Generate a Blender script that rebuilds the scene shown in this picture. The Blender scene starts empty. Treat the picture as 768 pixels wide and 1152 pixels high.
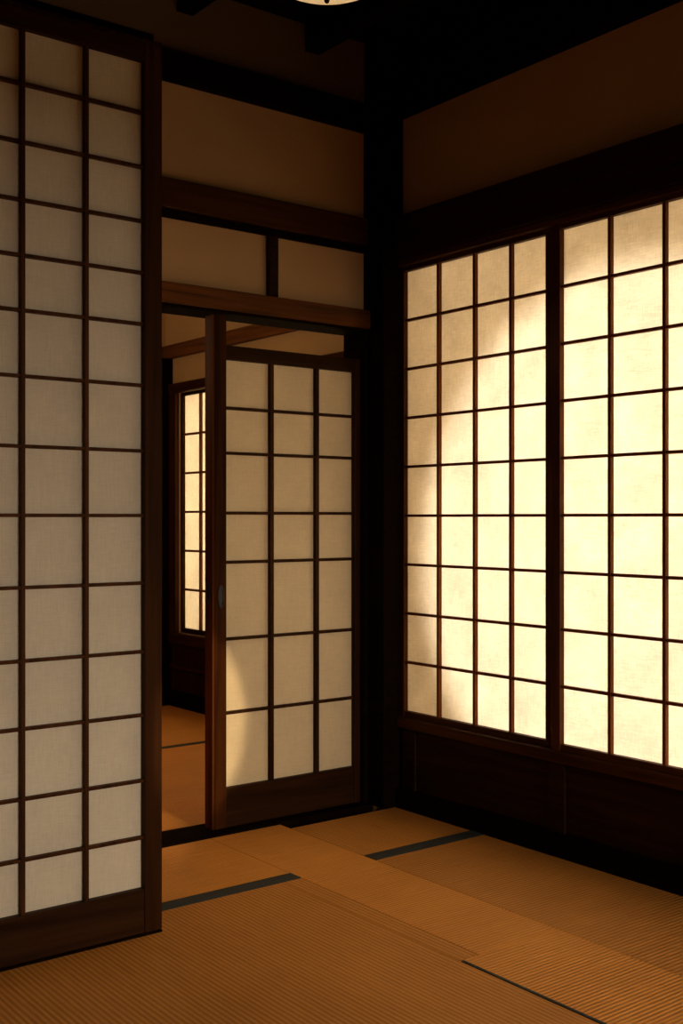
import bpy, bmesh, math
from mathutils import Vector
C = bpy.context.scene.collection
bpy.context.scene.view_settings.view_transform = 'Standard'

# ---------------------------------------------------------------- materials
def nt(name):
    m = bpy.data.materials.new(name); m.use_nodes = True
    t = m.node_tree; t.nodes.clear()
    return m, t, t.nodes, t.links

def wood(name, c1, c2, axis, rough=0.5, spec=0.12):
    m, t, N, L = nt(name)
    o = N.new('ShaderNodeOutputMaterial'); b = N.new('ShaderNodeBsdfPrincipled')
    tc = N.new('ShaderNodeNewGeometry'); mp = N.new('ShaderNodeMapping')
    s = [38, 38, 38]; s[axis] = 1.6
    mp.inputs['Scale'].default_value = s
    n = N.new('ShaderNodeTexNoise'); n.inputs['Scale'].default_value = 1.0
    n.inputs['Detail'].default_value = 6; n.inputs['Distortion'].default_value = 0.6
    r = N.new('ShaderNodeValToRGB')
    r.color_ramp.elements[0].position = 0.3; r.color_ramp.elements[0].color = (*c1, 1)
    r.color_ramp.elements[1].position = 0.72; r.color_ramp.elements[1].color = (*c2, 1)
    bp = N.new('ShaderNodeBump'); bp.inputs['Strength'].default_value = 0.25; bp.inputs['Distance'].default_value = 0.002
    L.new(tc.outputs['Position'], mp.inputs['Vector']); L.new(mp.outputs[0], n.inputs['Vector'])
    L.new(n.outputs['Fac'], r.inputs[0]); L.new(r.outputs[0], b.inputs['Base Color'])
    L.new(n.outputs['Fac'], bp.inputs['Height']); L.new(bp.outputs[0], b.inputs['Normal'])
    b.inputs['Roughness'].default_value = rough
    b.inputs['Specular IOR Level'].default_value = spec
    b.inputs['Specular Tint'].default_value = (1.0, 0.6, 0.35, 1)
    L.new(b.outputs[0], o.inputs[0])
    return m

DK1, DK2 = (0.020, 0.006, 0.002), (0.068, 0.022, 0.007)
WX = wood('dark_wood_grain_x', DK1, DK2, 0)
WY = wood('dark_wood_grain_y', DK1, DK2, 1)
WZ = wood('dark_wood_grain_z', DK1, DK2, 2)
RX = wood('red_wood_grain_x', (0.038, 0.012, 0.0032), (0.14, 0.046, 0.011), 0)
RZ = wood('lit_edge_wood_z', (0.040, 0.010, 0.002), (0.14, 0.036, 0.007), 2, 0.6, 0.04)  # brighter wood tone for the lit side of the door post
RY = wood('red_wood_grain_y', (0.07, 0.028, 0.009), (0.22, 0.09, 0.03), 1)
LAT = wood('backlit_lattice_wood', (0.07, 0.018, 0.003), (0.19, 0.050, 0.008), 2)  # reddened to imitate light glowing round the lattice bars
LST = wood('window_stile_wood', (0.030, 0.009, 0.002), (0.095, 0.027, 0.006), 2)
LSY = wood('window_rail_wood', (0.028, 0.009, 0.002), (0.085, 0.027, 0.006), 1)
BK = wood('blackened_beam_wood', (0.003, 0.0015, 0.0008), (0.009, 0.004, 0.002), 1, 0.9, 0.02)
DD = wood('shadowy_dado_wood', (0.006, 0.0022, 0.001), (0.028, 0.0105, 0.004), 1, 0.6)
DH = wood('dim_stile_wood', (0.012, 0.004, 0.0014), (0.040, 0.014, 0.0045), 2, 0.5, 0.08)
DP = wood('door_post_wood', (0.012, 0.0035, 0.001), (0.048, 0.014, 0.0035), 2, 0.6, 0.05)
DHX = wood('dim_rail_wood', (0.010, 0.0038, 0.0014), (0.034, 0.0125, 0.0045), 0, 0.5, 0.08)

def plaster(name, col):
    m, t, N, L = nt(name)
    o = N.new('ShaderNodeOutputMaterial'); b = N.new('ShaderNodeBsdfPrincipled')
    g = N.new('ShaderNodeNewGeometry')
    n = N.new('ShaderNodeTexNoise'); n.inputs['Scale'].default_value = 160; n.inputs['Detail'].default_value = 5
    n2 = N.new('ShaderNodeTexNoise'); n2.inputs['Scale'].default_value = 2.5; n2.inputs['Detail'].default_value = 3
    mx = N.new('ShaderNodeMix'); mx.data_type = 'RGBA'
    mx.inputs['A'].default_value = (*[c*0.82 for c in col], 1); mx.inputs['B'].default_value = (*[c*1.12 for c in col], 1)
    bp = N.new('ShaderNodeBump'); bp.inputs['Strength'].default_value = 0.3; bp.inputs['Distance'].default_value = 0.002
    L.new(g.outputs['Position'], n.inputs['Vector']); L.new(g.outputs['Position'], n2.inputs['Vector'])
    L.new(n2.outputs['Fac'], mx.inputs['Factor']); L.new(mx.outputs['Result'], b.inputs['Base Color'])
    L.new(n.outputs['Fac'], bp.inputs['Height']); L.new(bp.outputs[0], b.inputs['Normal'])
    b.inputs['Roughness'].default_value = 0.9
    b.inputs['Specular IOR Level'].default_value = 0.1
    L.new(b.outputs[0], o.inputs[0])
    return m
PL = plaster('ochre_clay_plaster', (0.50, 0.31, 0.155))
PLR = plaster('pale_cream_plaster', (0.56, 0.40, 0.22))
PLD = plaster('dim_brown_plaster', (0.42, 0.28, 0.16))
PLS = plaster('shade_toned_plaster', (0.15, 0.094, 0.052))  # darker plaster tone stands in for shade under the ceiling

def paper(name, tint, trans, lo=0.74):
    m, t, N, L = nt(name)
    o = N.new('ShaderNodeOutputMaterial')
    g = N.new('ShaderNodeNewGeometry')
    def fib(s):
        mp = N.new('ShaderNodeMapping'); mp.inputs['Scale'].default_value = s
        n = N.new('ShaderNodeTexNoise'); n.inputs['Scale'].default_value = 1; n.inputs['Detail'].default_value = 3
        L.new(g.outputs['Position'], mp.inputs['Vector']); L.new(mp.outputs[0], n.inputs['Vector'])
        return n
    a = fib((420, 420, 25)); c = fib((25, 25, 420)); d = fib((7, 7, 7))
    ad = N.new('ShaderNodeMath'); ad.operation = 'ADD'
    L.new(a.outputs['Fac'], ad.inputs[0]); L.new(c.outputs['Fac'], ad.inputs[1])
    ad2 = N.new('ShaderNodeMath'); ad2.operation = 'MULTIPLY_ADD'; ad2.inputs[1].default_value = 0.7
    L.new(d.outputs['Fac'], ad2.inputs[0]); L.new(ad.outputs[0], ad2.inputs[2])
    mr = N.new('ShaderNodeMapRange'); mr.inputs['From Min'].default_value = 0.95; mr.inputs['From Max'].default_value = 1.75
    L.new(ad2.outputs[0], mr.inputs['Value'])
    mx = N.new('ShaderNodeMix'); mx.data_type = 'RGBA'
    mx.inputs['A'].default_value = (*[k*lo for k in tint], 1); mx.inputs['B'].default_value = (*tint, 1)
    L.new(mr.outputs[0], mx.inputs['Factor'])
    df = N.new('ShaderNodeBsdfDiffuse'); tr = N.new('ShaderNodeBsdfTranslucent'); ms = N.new('ShaderNodeMixShader')
    ms.inputs[0].default_value = trans
    L.new(mx.outputs['Result'], df.inputs[0]); L.new(mx.outputs['Result'], tr.inputs[0])
    L.new(df.outputs[0], ms.inputs[1]); L.new(tr.outputs[0], ms.inputs[2]); L.new(ms.outputs[0], o.inputs[0])
    return m
PW = paper('window_washi_paper', (0.92, 0.88, 0.79), 0.6, 0.72)
PD = paper('door_washi_paper', (0.92, 0.81, 0.60), 0.42, 0.84)
PS = paper('screen_washi_paper', (0.88, 0.83, 0.73), 0.3, 0.82)

def tatami(name, axis, c1, c2, sc=19):
    """rush weave: ribs run along `axis` (0 = x, 1 = y)"""
    m, t, N, L = nt(name)
    o = N.new('ShaderNodeOutputMaterial'); b = N.new('ShaderNodeBsdfPrincipled')
    g = N.new('ShaderNodeNewGeometry')
    w = N.new('ShaderNodeTexWave'); w.wave_type = 'BANDS'; w.bands_direction = 'Y' if axis == 0 else 'X'
    w.inputs['Scale'].default_value = sc; w.inputs['Distortion'].default_value = 1.1
    w.inputs['Detail'].default_value = 3; w.inputs['Detail Scale'].default_value = 6
    w2 = N.new('ShaderNodeTexWave'); w2.wave_type = 'BANDS'; w2.bands_direction = 'X' if axis == 0 else 'Y'
    w2.inputs['Scale'].default_value = 60; w2.inputs['Distortion'].default_value = 1.0
    mp = N.new('ShaderNodeMapping'); s = [160, 160, 1]; s[axis] = 6; mp.inputs['Scale'].default_value = s
    n = N.new('ShaderNodeTexNoise'); n.inputs['Scale'].default_value = 1; n.inputs['Detail'].default_value = 4
    n2 = N.new('ShaderNodeTexNoise'); n2.inputs['Scale'].default_value = 3
    for q in (w, w2, mp, n2): L.new(g.outputs['Position'], q.inputs['Vector'])
    L.new(mp.outputs[0], n.inputs['Vector'])
    mx = N.new('ShaderNodeMix'); mx.data_type = 'RGBA'
    mx.inputs['A'].default_value = (*c1, 1); mx.inputs['B'].default_value = (*c2, 1)
    s1 = N.new('ShaderNodeMath'); s1.operation = 'MULTIPLY_ADD'; s1.inputs[1].default_value = 0.38
    s2 = N.new('ShaderNodeMath'); s2.operation = 'MULTIPLY_ADD'; s2.inputs[1].default_value = 0.55
    s3 = N.new('ShaderNodeMath'); s3.operation = 'MULTIPLY'; s3.inputs[1].default_value = 0.35
    L.new(n2.outputs['Fac'], s3.inputs[0])
    L.new(n.outputs['Fac'], s2.inputs[0]); L.new(s3.outputs[0], s2.inputs[2])
    L.new(w.outputs['Fac'], s1.inputs[0]); L.new(s2.outputs[0], s1.inputs[2])
    L.new(s1.outputs[0], mx.inputs['Factor']); L.new(mx.outputs['Result'], b.inputs['Base Color'])
    h = N.new('ShaderNodeMath'); h.operation = 'MULTIPLY_ADD'; h.inputs[1].default_value = 0.25
    L.new(w2.outputs['Fac'], h.inputs[0]); L.new(w.outputs['Fac'], h.inputs[2])
    bp = N.new('ShaderNodeBump'); bp.inputs['Strength'].default_value = 0.5; bp.inputs['Distance'].default_value = 0.003
    L.new(h.outputs[0], bp.inputs['Height']); L.new(bp.outputs[0], b.inputs['Normal'])
    b.inputs['Roughness'].default_value = 0.55
    b.inputs['Specular IOR Level'].default_value = 0.15
    L.new(b.outputs[0], o.inputs[0])
    return m
T1, T2 = (0.25, 0.082, 0.012), (0.86, 0.37, 0.074)
TY = tatami('tatami_rush_y', 1, T1, T2, 22)
TX = tatami('tatami_rush_x', 0, T1, T2, 22)
TYD = tatami('tatami_rush_y_darker', 1, (0.20, 0.064, 0.010), (0.70, 0.30, 0.060), 20)  # darker version of the rush colours
TXD = tatami('tatami_rush_x_darker', 0, (0.19, 0.062, 0.010), (0.66, 0.28, 0.058), 20)

def plain(name, col, rough=0.6, metal=0.0, emit=None, es=0):
    m, t, N, L = nt(name)
    o = N.new('ShaderNodeOutputMaterial'); b = N.new('ShaderNodeBsdfPrincipled')
    g = N.new('ShaderNodeNewGeometry'); n = N.new('ShaderNodeTexNoise'); n.inputs['Scale'].default_value = 220
    mx = N.new('ShaderNodeMix'); mx.data_type = 'RGBA'
    mx.inputs['A'].default_value = (*[c*0.75 for c in col], 1); mx.inputs['B'].default_value = (*[c*1.2 for c in col], 1)
    L.new(g.outputs['Position'], n.inputs['Vector']); L.new(n.outputs['Fac'], mx.inputs['Factor'])
    L.new(mx.outputs['Result'], b.inputs['Base Color'])
    b.inputs['Roughness'].default_value = rough; b.inputs['Metallic'].default_value = metal
    if emit:
        b.inputs['Emission Color'].default_value = (*emit, 1); b.inputs['Emission Strength'].default_value = es
    L.new(b.outputs[0], o.inputs[0])
    return m
HERI = plain('black_cloth_border', (0.018, 0.023, 0.024), 0.8)
IRON = plain('black_iron', (0.005, 0.004, 0.004), 0.5, 0.2)
SUB = plain('dark_subfloor', (0.03, 0.02, 0.012), 0.9)
GLOW = plain('glowing_lamp_glass', (0.8, 0.7, 0.5), 0.4, 0, (1.0, 0.66, 0.3), 0.5)

# ---------------------------------------------------------------- builders
def mesh_boxes(name, boxes, mat, parent=None, bevel=0.0, extra=None):
    """one mesh object from axis aligned boxes (x0,x1,y0,y1,z0,z1) in world metres"""
    xs = [min(b[0] for b in boxes), max(b[1] for b in boxes)]
    ys = [min(b[2] for b in boxes), max(b[3] for b in boxes)]
    z0 = min(b[4] for b in boxes)
    org = Vector(((xs[0]+xs[1])/2, (ys[0]+ys[1])/2, z0))
    bm = bmesh.new()
    for b in boxes:
        r = bmesh.ops.create_cube(bm, size=1.0)
        for v in r['verts']:
            v.co = Vector(((b[0]+b[1])/2 + v.co.x*(b[1]-b[0]), (b[2]+b[3])/2 + v.co.y*(b[3]-b[2]),
                           (b[4]+b[5])/2 + v.co.z*(b[5]-b[4]))) - org
    me = bpy.data.meshes.new(name); bm.to_mesh(me); bm.free()
    me.materials.append(mat)
    ob = bpy.data.objects.new(name, me); C.objects.link(ob)
    ob.location = org
    if parent:
        ob.parent = parent; ob.location = org - parent.location
    if bevel:
        md = ob.modifiers.new('bevel', 'BEVEL'); md.width = bevel; md.segments = 2; md.limit_method = 'ANGLE'
    return ob

def tag(ob, label, cat, kind=None, group=None):
    ob['label'] = label; ob['category'] = cat
    if kind: ob['kind'] = kind
    if group: ob['group'] = group
    return ob

def empty(name, loc):
    e = bpy.data.objects.new(name, None); e.empty_display_size = 0.1
    e.location = loc; C.objects.link(e); return e

def lathe(name, prof, center, mat, parent=None, seg=48):
    bm = bmesh.new(); rings = []
    for r, z in prof:
        rings.append([bm.verts.new((r*math.cos(2*math.pi*i/seg), r*math.sin(2*math.pi*i/seg), z)) for i in range(seg)])
    for a, b in zip(rings, rings[1:]):
        for i in range(seg):
            bm.faces.new((a[i], a[(i+1) % seg], b[(i+1) % seg], b[i]))
    bmesh.ops.remove_doubles(bm, verts=bm.verts, dist=1e-5)
    bmesh.ops.recalc_face_normals(bm, faces=bm.faces)
    for f in bm.faces: f.smooth = True
    me = bpy.data.meshes.new(name); bm.to_mesh(me); bm.free(); me.materials.append(mat)
    ob = bpy.data.objects.new(name, me); C.objects.link(ob)
    ob.location = Vector(center)
    if parent: ob.parent = parent; ob.location = Vector(center) - parent.location
    return ob

# ---------------------------------------------------------------- room shell
XR, YB = 3.085, 3.72          # faces of the window wall / doorway wall
XL, YF = -1.7, -1.7
CEIL = 3.2
X2, Y2 = 3.6, 6.55            # far room
floor = mesh_boxes('floor', [(XL, X2+0.15, YF-0.1, Y2+0.1, -0.12, -0.05)], SUB)
tag(floor, 'dark timber subfloor beneath the straw mats', 'floor', 'structure')
ceil = mesh_boxes('ceiling', [(XL-0.1, XR+0.12, YF-0.1, YB+0.12, CEIL, CEIL+0.05)], BK)
tag(ceil, 'blackened timber board ceiling', 'ceiling', 'structure')
cf = mesh_boxes('ceiling', [(0.4, X2+0.1, YB+0.12, Y2+0.1, 2.72, 2.77)], PLR)
tag(cf, 'pale plaster ceiling of the adjoining room', 'ceiling', 'structure')

wb = mesh_boxes('wall_back', [(XL, 1.75, 3.735, 3.84, -0.05, CEIL), (1.75, 2.993, 3.735, 3.84, 2.07, CEIL),
                              (2.993, 3.65, 3.735, 3.84, -0.05, CEIL)], PL)
tag(wb, 'ochre clay plaster wall with an open doorway', 'wall', 'structure')
WY0, WY1 = -0.02, 3.60        # window band
wr = mesh_boxes('wall_right', [(XR+0.015, XR+0.1, YF, YB+0.015, -0.05, 0.36), (XR+0.015, XR+0.1, YF, YB+0.015, 2.26, CEIL),
                               (XR+0.015, XR+0.1, YF, WY0, 0.36, 2.26), (XR+0.015, XR+0.1, WY1+0.02, YB+0.015, 0.36, 2.26)], PLD)
tag(wr, 'brown plaster wall above a row of paper windows', 'wall', 'structure')
wl = mesh_boxes('wall_left', [(XL-0.1, XL, YF, YB+0.12, -0.05, CEIL)], PLD)
tag(wl, 'brown plaster side wall', 'wall', 'structure')
# opposite wall, unseen; its wide low opening is added to admit fill light
OX0, OX1, OZ = 0.3, 3.0, 1.60
wf = mesh_boxes('wall_front', [(XL-0.1, OX0, YF-0.1, YF, -0.05, CEIL), (OX1, XR+0.1, YF-0.1, YF, -0.05, CEIL),
                               (OX0, OX1, YF-0.1, YF, OZ, CEIL)], PLD)
tag(wf, 'brown plaster wall with a wide opening added for fill light', 'wall', 'structure')
# adjoining room walls
wfar = mesh_boxes('wall_far', [(0.4, X2+0.1, Y2, Y2+0.1, -0.05, 2.72)], PLR)
tag(wfar, 'plaster end wall of the adjoining room', 'wall', 'structure')
wfr = mesh_boxes('wall_far_side', [(X2, X2+0.1, 3.84, Y2, -0.05, 0.47), (X2, X2+0.1, 3.84, Y2, 2.0, 2.72),
                                   (X2, X2+0.1, 6.37, Y2, 0.47, 2.0), (X2, X2+0.1, 3.84, 4.2, 0.47, 2.0)], PLR)
tag(wfr, 'plaster window wall of the adjoining room', 'wall', 'structure')
wfl = mesh_boxes('wall_far_left', [(0.3, 0.4, 3.84, Y2+0.1, -0.05, 2.72)], PLR)
tag(wfl, 'plaster side wall of the adjoining room', 'wall', 'structure')

n_trim = [0]
def trim(boxes, mat, label, cat='wood trim', bevel=0.004):
    n_trim[0] += 1
    return tag(mesh_boxes('trim_%d' % n_trim[0], boxes, mat, None, bevel), label, cat, 'structure')

trim([(2.993, XR+0.015, 3.60, 3.735, 0.0, CEIL)], BK, 'near-black square timber corner pillar', 'pillar')
trim([(1.66, 2.993, 3.685, 3.84, 1.992, 2.07)], RX, 'reddish-brown timber lintel over the doorway', 'lintel')
trim([(1.75, 2.966, 3.690, 3.835, 1.980, 1.992)], BK, 'black strip under the lintel with shade painted in', 'shade strip', 0.001)  # added liner, blackened to paint the shade beneath the lintel
trim([(1.66, 2.993, 3.70, 3.735, 2.345, 2.457)], WX, 'dark timber rail between the plaster panels', 'beam')
trim([(1.66, 2.993, 3.715, 3.735, 2.315, 2.345)], BK, 'thin black moulding under the timber rail', 'moulding')
trim([(2.50, 2.545, 3.71, 3.735, 2.07, 2.315)], DD, 'short dark stud dividing the transom panels', 'stud')
trim([(XL, 2.993, 3.69, 3.735, 2.82, 2.93)], BK, 'black timber wall plate above the plaster panel', 'beam')
trim([(XL, 2.993, 3.728, 3.735, 2.93, CEIL)], PLS, 'plaster strip below the ceiling with shade painted in', 'plaster strip', 0)
trim([(2.968, 2.993, 3.70, 3.84, 0.0, 1.983)], BK, 'dark timber door jamb beside the corner pillar', 'door jamb')
trim([(1.75, 2.993, 3.67, 3.84, -0.05, 0.008)], BK, 'black grooved timber threshold of the doorway', 'threshold')
trim([(XR-0.035, XR+0.015, YF, 3.60, 2.865, 3.06)], BK, 'black timber wall plate under the ceiling', 'beam')
trim([(XR, XR+0.015, YF, 3.60, 3.06, CEIL)], BK, 'blackened boarding above the wall plate', 'wood boarding', 0)
trim([(XR-0.03, XR+0.015, YF, 3.60, 2.27, 2.455)], DD, 'broad dark timber lintel above the windows', 'lintel')
trim([(XR-0.02, XR+0.10, WY0-0.05, 3.60, 0.33, 0.372)], LSY, 'dark timber sill under the windows', 'window sill')
trim([(XR-0.02, XR+0.10, WY0-0.05, 3.60, 2.245, 2.27)], LSY, 'dark grooved head rail of the windows', 'rail')
for yy in (3.50, 2.70, 1.80, 0.90):
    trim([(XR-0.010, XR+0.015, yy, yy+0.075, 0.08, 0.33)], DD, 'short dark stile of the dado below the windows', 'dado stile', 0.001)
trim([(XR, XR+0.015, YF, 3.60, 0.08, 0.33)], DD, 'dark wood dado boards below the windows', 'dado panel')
bb = mesh_boxes('baseboard_right', [(XR-0.03, XR+0.015, YF, 3.60, -0.05, 0.08)], BK, None, 0.003)
tag(bb, 'black timber baseboard below the windows', 'baseboard', 'structure')
# screen track: header and return beam
trim([(XL, 1.60, 2.934, 2.98, 2.567, 2.582)], DD, 'dark timber head track above the paper screen', 'head track', 0.002)
trim([(XL, 1.60, 2.98, 3.08, 2.567, 2.625)], BK, 'black timber beam carrying the screen track', 'beam')
trim([(1.50, 1.60, 3.08, 3.69, 2.57, 2.63)], BK, 'black tie beam joining the head track to the wall', 'beam')
trim([(XL, 1.60, 2.925, 2.98, -0.05, 0.006)], BK, 'black timber floor track under the paper screen', 'floor track')
# ceiling joists
for x in (2.72, 2.13, 1.54, 0.95, 0.36, -0.23, -0.82):
    trim([(x-0.035, x+0.035, YF, 3.728, 3.09, CEIL)], BK, 'black timber ceiling joist', 'ceiling joist')
for y in (3.2, 2.3, 1.4, 0.5):
    trim([(XL, XR-0.045, y-0.04, y+0.04, 3.15, CEIL-0.005)], BK, 'slim black cross batten of the ceiling', 'ceiling batten')

# adjoining room woodwork
trim([(X2-0.04, X2, 3.84, Y2, 2.225, 2.31)], RY, 'brown timber beam above the far window', 'beam')
trim([(X2-0.035, X2, 3.84, 6.45, 2.0, 2.06)], WY, 'dark head rail of the far window', 'rail')
trim([(X2-0.035, X2, 3.84, 6.45, 0.40, 0.47)], WY, 'dark sill of the far window', 'window sill')
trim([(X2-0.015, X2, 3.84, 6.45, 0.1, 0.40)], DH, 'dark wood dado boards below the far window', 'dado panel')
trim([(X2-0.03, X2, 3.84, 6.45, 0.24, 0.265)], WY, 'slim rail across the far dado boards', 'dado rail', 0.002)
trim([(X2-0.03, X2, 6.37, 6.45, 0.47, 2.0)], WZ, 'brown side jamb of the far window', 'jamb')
trim([(X2-0.13, X2, 6.45, Y2, 0.0, 2.225)], BK, 'black timber corner post of the adjoining room', 'post')
trim([(0.4, X2-0.13, Y2-0.02, Y2, 0.0, 2.225)], DD, 'dark timber boarding on the end wall', 'wood boarding')
trim([(0.4, X2-0.04, Y2-0.04, Y2, 2.225, 2.31)], RX, 'brown timber beam on the end wall', 'beam')
b2 = mesh_boxes('baseboard_far', [(X2-0.025, X2, 3.84, 6.45, -0.05, 0.1)], BK, None, 0.003)
tag(b2, 'dark timber baseboard of the adjoining room', 'baseboard', 'structure')
# exposed cross beam of the adjoining room seen over the sliding door
trim([(2.55, X2-0.04, 4.75, 4.85, 2.2, 2.32)], WX, 'dark timber cross beam of the adjoining room', 'beam')

# ---------------------------------------------------------------- shoji builder
def shoji(name, plane, a_lines, z_lines, outer_a, outer_z, front, depth, mw_a, mw_z, pap, label, cat, frame_mats,
          lattice_mat, left_top=None):
    mid_a = (outer_a[0]+outer_a[1])/2
    loc = (front+depth/2, mid_a, outer_z[0]) if plane == 'x' else (mid_a, front+depth/2, outer_z[0])
    root = empty(name, loc)
    tag(root, label, cat, 'structure')
    def bx(a0, a1, d0, d1, z0, z1):
        return (front+d0, front+d1, a0, a1, z0, z1) if plane == 'x' else (a0, a1, front+d0, front+d1, z0, z1)
    a0, a1 = min(a_lines), max(a_lines); z0, z1 = min(z_lines), max(z_lines)
    t = outer_z[1]
    mesh_boxes('stile', [bx(outer_a[0], a0, 0, depth, outer_z[0], left_top or t)], frame_mats[1], root, 0.002)
    mesh_boxes('stile', [bx(a1, outer_a[1], 0, depth, outer_z[0], t)], frame_mats[1] if not left_top else DH, root, 0.002)
    mesh_boxes('rail', [bx(a0, a1, 0.002, depth-0.002, outer_z[0], z0)], frame_mats[0], root, 0.002)
    mesh_boxes('rail', [bx(a0, a1, 0.002, depth-0.002, z1, outer_z[1])], frame_mats[0], root, 0.002)
    g = []
    for a in sorted(a_lines)[1:-1]:
        g.append(bx(a-mw_a/2, a+mw_a/2, 0.004, 0.022, z0, z1))
    for z in sorted(z_lines)[1:-1]:
        g.append(bx(a0, a1, 0.006, 0.022, z-mw_z/2, z+mw_z/2))
    mesh_boxes('lattice', g, lattice_mat, root, 0.0012)
    mesh_boxes('paper', [bx(a0, a1, 0.0225, 0.0232, z0, z1)], pap, root)
    return root

FZ = [0.397 + i*0.2034 for i in range(10)]
A1 = [2.803, 2.982, 3.176, 3.383, 3.586]
w = shoji('window_1', 'x', A1, FZ, (2.762, 3.60), (0.372, 2.245), XR+0.005, 0.03, 0.013, 0.011, PW,
      'paper-covered lattice window glowing beside the corner pillar', 'window', (LSY, LST), LAT)
A2 = [1.845, 2.062, 2.280, 2.503, 2.719]
shoji('window_2', 'x', A2, FZ, (1.805, 2.760), (0.372, 2.245), XR-0.012, 0.03, 0.013, 0.011, PW,
      'brightly backlit paper lattice window in dark timber', 'window', (LSY, LST), LAT)
A3 = [0.94 + i*0.205 for i in range(5)]
shoji('window_3', 'x', A3, FZ, (0.90, 1.80), (0.372, 2.245), XR+0.005, 0.03, 0.013, 0.011, PW,
      'backlit paper lattice window in dark timber', 'window', (WY, WZ), LAT)
A4 = [0.03 + i*0.205 for i in range(5)]
shoji('window_4', 'x', A4, FZ, (-0.02, 0.89), (0.372, 2.245), XR+0.005, 0.03, 0.013, 0.011, PW,
      'backlit paper lattice window in dark timber', 'window', (WY, WZ), LAT)
# far-room window
A5 = [4.25 + i*0.21 for i in range(11)]
shoji('window_5', 'x', A5, [0.50 + i*0.2467 for i in range(7)], (4.21, 6.37), (0.47, 2.0), X2+0.01, 0.03, 0.016, 0.014, PW,
      'paper lattice window lighting the adjoining room', 'window', (DH, DH), LAT)

# sliding door
DZ = [0.162, 0.449, 0.734, 1.030, 1.220, 1.451, 1.625, 1.811]
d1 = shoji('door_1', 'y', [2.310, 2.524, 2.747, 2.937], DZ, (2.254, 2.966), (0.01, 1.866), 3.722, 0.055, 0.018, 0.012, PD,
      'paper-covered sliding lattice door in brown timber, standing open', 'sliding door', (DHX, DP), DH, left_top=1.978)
es = mesh_boxes('lit_edge_strip', [(2.247, 2.254, 3.722, 3.777, 0.012, 1.977)], RZ, d1, 0.001)  # light on the side face is put into this strip's colour
es['label'] = 'reddish-brown leading edge strip of the door, coloured as lit'
def pull(center, axis):
    bm = bmesh.new()
    seg = 24
    prof = [(0.020, 0.0), (0.020, 0.003), (0.014, 0.004), (0.013, 0.001), (0.0001, 0.001)]
    rings = []
    for r, h in prof:
        ring = []
        for i in range(seg):
            a = 2*math.pi*i/seg
            u, v = r*0.65*math.cos(a), r*2.2*math.sin(a)
            ring.append(bm.verts.new((u, -h, v) if axis == 'y' else (-h, u, v)))
        rings.append(ring)
    for a, b in zip(rings, rings[1:]):
        for i in range(seg): bm.faces.new((a[i], a[(i+1) % seg], b[(i+1) % seg], b[i]))
    bmesh.ops.recalc_face_normals(bm, faces=bm.faces)
    me = bpy.data.meshes.new('door_pull'); bm.to_mesh(me); bm.free(); me.materials.append(IRON)
    ob = bpy.data.objects.new('door_pull', me); C.objects.link(ob); ob.parent = d1
    ob.location = Vector(center) - d1.location
    ob['label'] = 'oval black iron recessed pull'
pull((2.285, 3.722, 0.90), 'y'); pull((2.247, 3.75, 0.915), 'x')

# large screen
SZ = [0.133, 0.279, 0.443, 0.632, 0.815, 1.013, 1.208, 1.394, 1.583, 1.760, 1.908, 2.057, 2.213, 2.370, 2.517]
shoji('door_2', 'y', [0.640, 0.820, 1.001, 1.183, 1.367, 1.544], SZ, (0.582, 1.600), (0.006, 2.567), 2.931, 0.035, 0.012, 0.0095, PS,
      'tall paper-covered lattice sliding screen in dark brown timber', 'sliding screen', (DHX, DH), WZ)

# ---------------------------------------------------------------- tatami mats
def mat(x0, x1, y0, y1, m, borders=(), label='golden-brown woven rush tatami mat', g='tatami mats on the floor'):
    root = empty('tatami_mat', ((x0+x1)/2, (y0+y1)/2, -0.05))
    tag(root, label, 'tatami mat', None, g)
    e = 0.001
    mesh_boxes('rush_surface', [(x0+e, x1-e, y0+e, y1-e, -0.05, 0.0)], m, root, 0.0012)
    if borders:
        mesh_boxes('cloth_border', [(b[0], b[1], b[2], b[3], -0.003, 0.0018) for b in borders], HERI, root)
    return root
YS = 3.08
LB = 'golden-brown rush tatami mat with a black cloth border'
mat(0.36, 2.204, YS, 3.668, TX, [(0.37, 2.203, YS+0.001, YS+0.062)], LB)
mat(2.204, 2.523, 2.24, 3.668, TX)
mat(2.523, 3.054, YS, 3.598, TYD, [(2.525, 3.052, YS+0.001, YS+0.066)], LB)
mat(0.36, 2.130, 1.28, YS, TYD)
mat(2.130, 2.204, 2.24, YS, TYD)
mat(2.523, 3.054, 1.28, YS, TXD)
mat(2.130, 2.523, 1.28, 2.24, TX, [(2.131, 2.140, 1.285, 2.235)], 'woven rush tatami mat with a thin dark edge')
mat(1.2, 3.054, 0.36, 1.28, TX)
mat(-0.65, 1.2, 0.36, 1.28, TX)
mat(-1.69, 0.36, 1.28, 2.905, TX)
mat(1.2, 3.054, -0.56, 0.36, TX)
mat(-0.65, 1.2, -0.56, 0.36, TX)
mat(-1.69, -0.65, -1.69, 1.28, TY)
mat(-0.65, 3.054, -1.69, -0.56, TX)
# adjoining room
mat(0.45, 3.57, 3.84, 5.29, TX, [(0.46, 3.57, 5.24, 5.288)], LB)
mat(0.45, 3.57, 5.29, 6.44, TX)

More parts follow.
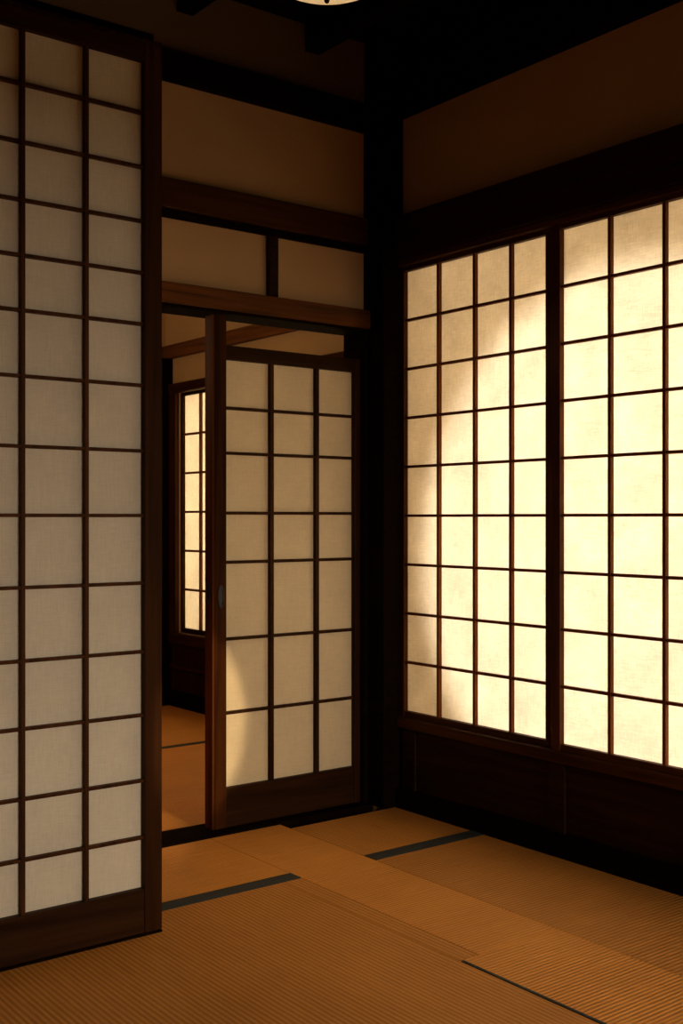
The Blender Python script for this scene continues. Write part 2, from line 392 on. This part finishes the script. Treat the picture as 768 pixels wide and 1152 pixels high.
# ---------------------------------------------------------------- pendant lamp
LX, LY, LZ = 1.80, 2.40, 2.590
pl = empty('pendant_lamp', (LX, LY, LZ))
tag(pl, 'round glowing pendant lamp with a dark rim hanging from the ceiling', 'pendant lamp')
R = 0.20
bowl = [(0.0, 0.0)] + [(R*math.sin(a), R*0.55*(1-math.cos(a))) for a in [i*math.pi/2/14 for i in range(1, 15)]]
sh = lathe('lamp_shade', bowl, (LX, LY, LZ), GLOW, pl)
lathe('rim', [(R-0.002, 0.105), (R+0.012, 0.105), (R+0.014, 0.13), (R-0.002, 0.133), (R-0.002, 0.105)], (LX, LY, LZ), IRON, pl)
lathe('canopy_cover', [(0.0, 0.17), (0.05, 0.165), (0.15, 0.14), (R, 0.128)], (LX, LY, LZ), IRON, pl)
lathe('finial', [(0.0, -0.030), (0.006, -0.026), (0.008, -0.018), (0.005, -0.008), (0.016, 0.001), (0.0, 0.003)], (LX, LY, LZ), IRON, pl, 24)
lathe('cord', [(0.0, 0.16), (0.004, 0.16), (0.004, CEIL-LZ-0.02), (0.0, CEIL-LZ-0.02)], (LX, LY, LZ), IRON, pl, 12)
lathe('ceiling_rose', [(0.0, CEIL-LZ-0.03), (0.05, CEIL-LZ-0.025), (0.06, CEIL-LZ), (0.0, CEIL-LZ)], (LX, LY, LZ), IRON, pl, 32)

# ---------------------------------------------------------------- lights
def light(kind, name, loc, target, power, col, **kw):
    ld = bpy.data.lights.new(name, kind); ld.energy = power; ld.color = col
    for k, v in kw.items(): setattr(ld, k, v)
    ob = bpy.data.objects.new(name, ld); C.objects.link(ob); ob.location = loc
    ob.rotation_euler = (Vector(target)-Vector(loc)).to_track_quat('-Z', 'Y').to_euler()
    return ob
light('AREA', 'daylight_outside', (4.6, 1.6, 1.5), (3.1, 1.6, 1.3), 145, (1.0, 0.67, 0.36), shape='RECTANGLE', size=5.0, size_y=2.6)
light('SPOT', 'low_sun_outside', (6.6, 2.46, 1.04), (3.1, 2.46, 1.04), 1650, (1.0, 0.90, 0.74),
      spot_size=math.radians(35), spot_blend=0.25, shadow_soft_size=0.05)
light('AREA', 'daylight_adjoining', (4.6, 5.3, 1.4), (3.6, 5.3, 1.3), 140, (1.0, 0.75, 0.45), shape='RECTANGLE', size=2.4, size_y=2.0)
light('POINT', 'adjoining_room_fill', (1.7, 5.3, 2.1), (1.7, 5.3, 0), 16, (1.0, 0.70, 0.38), shadow_soft_size=0.15)  # added fill with no fixture, brightens upper walls and door paper
light('AREA', 'opening_fill', (2.2, -4.0, 1.65), (1.8, 0.0, 1.1), 180, (1.0, 0.83, 0.61), shape='RECTANGLE', size=1.8, size_y=0.9)  # added fill light behind the camera, graded by the opening's height
light('SPOT', 'door_arc_spot', (1.9, -3.5, 1.6), (1.97, 3.72, 0.42), 1600, (1.0, 0.72, 0.38),  # added spot that throws the bright arc onto the door
      spot_size=2*math.atan(0.46/7.3), spot_blend=0.2, shadow_soft_size=0.03)
light('SPOT', 'mat_pool_spot', (2.1, -3.6, 2.0), (2.05, 2.7, 0.0), 340, (1.0, 0.66, 0.3),  # added soft spot making a warm pool on the mats
      spot_size=math.radians(14), spot_blend=1.0, shadow_soft_size=0.3)

wd = bpy.data.worlds.new('world'); bpy.context.scene.world = wd; wd.use_nodes = True
wd.node_tree.nodes['Background'].inputs[0].default_value = (1.0, 0.75, 0.45, 1)
wd.node_tree.nodes['Background'].inputs[1].default_value = 0.05

# ---------------------------------------------------------------- camera
cd = bpy.data.cameras.new('camera'); cam = bpy.data.objects.new('camera', cd); C.objects.link(cam)
cam.location = (0, 0, 1.2)
cam.rotation_euler = (math.pi/2, 0, -math.radians(37.61))
cd.sensor_fit = 'VERTICAL'; cd.sensor_height = 36.0
cd.lens = 36.0*1276/1152
cd.shift_y = 7/1152
cd.clip_start = 0.05
bpy.context.scene.camera = cam
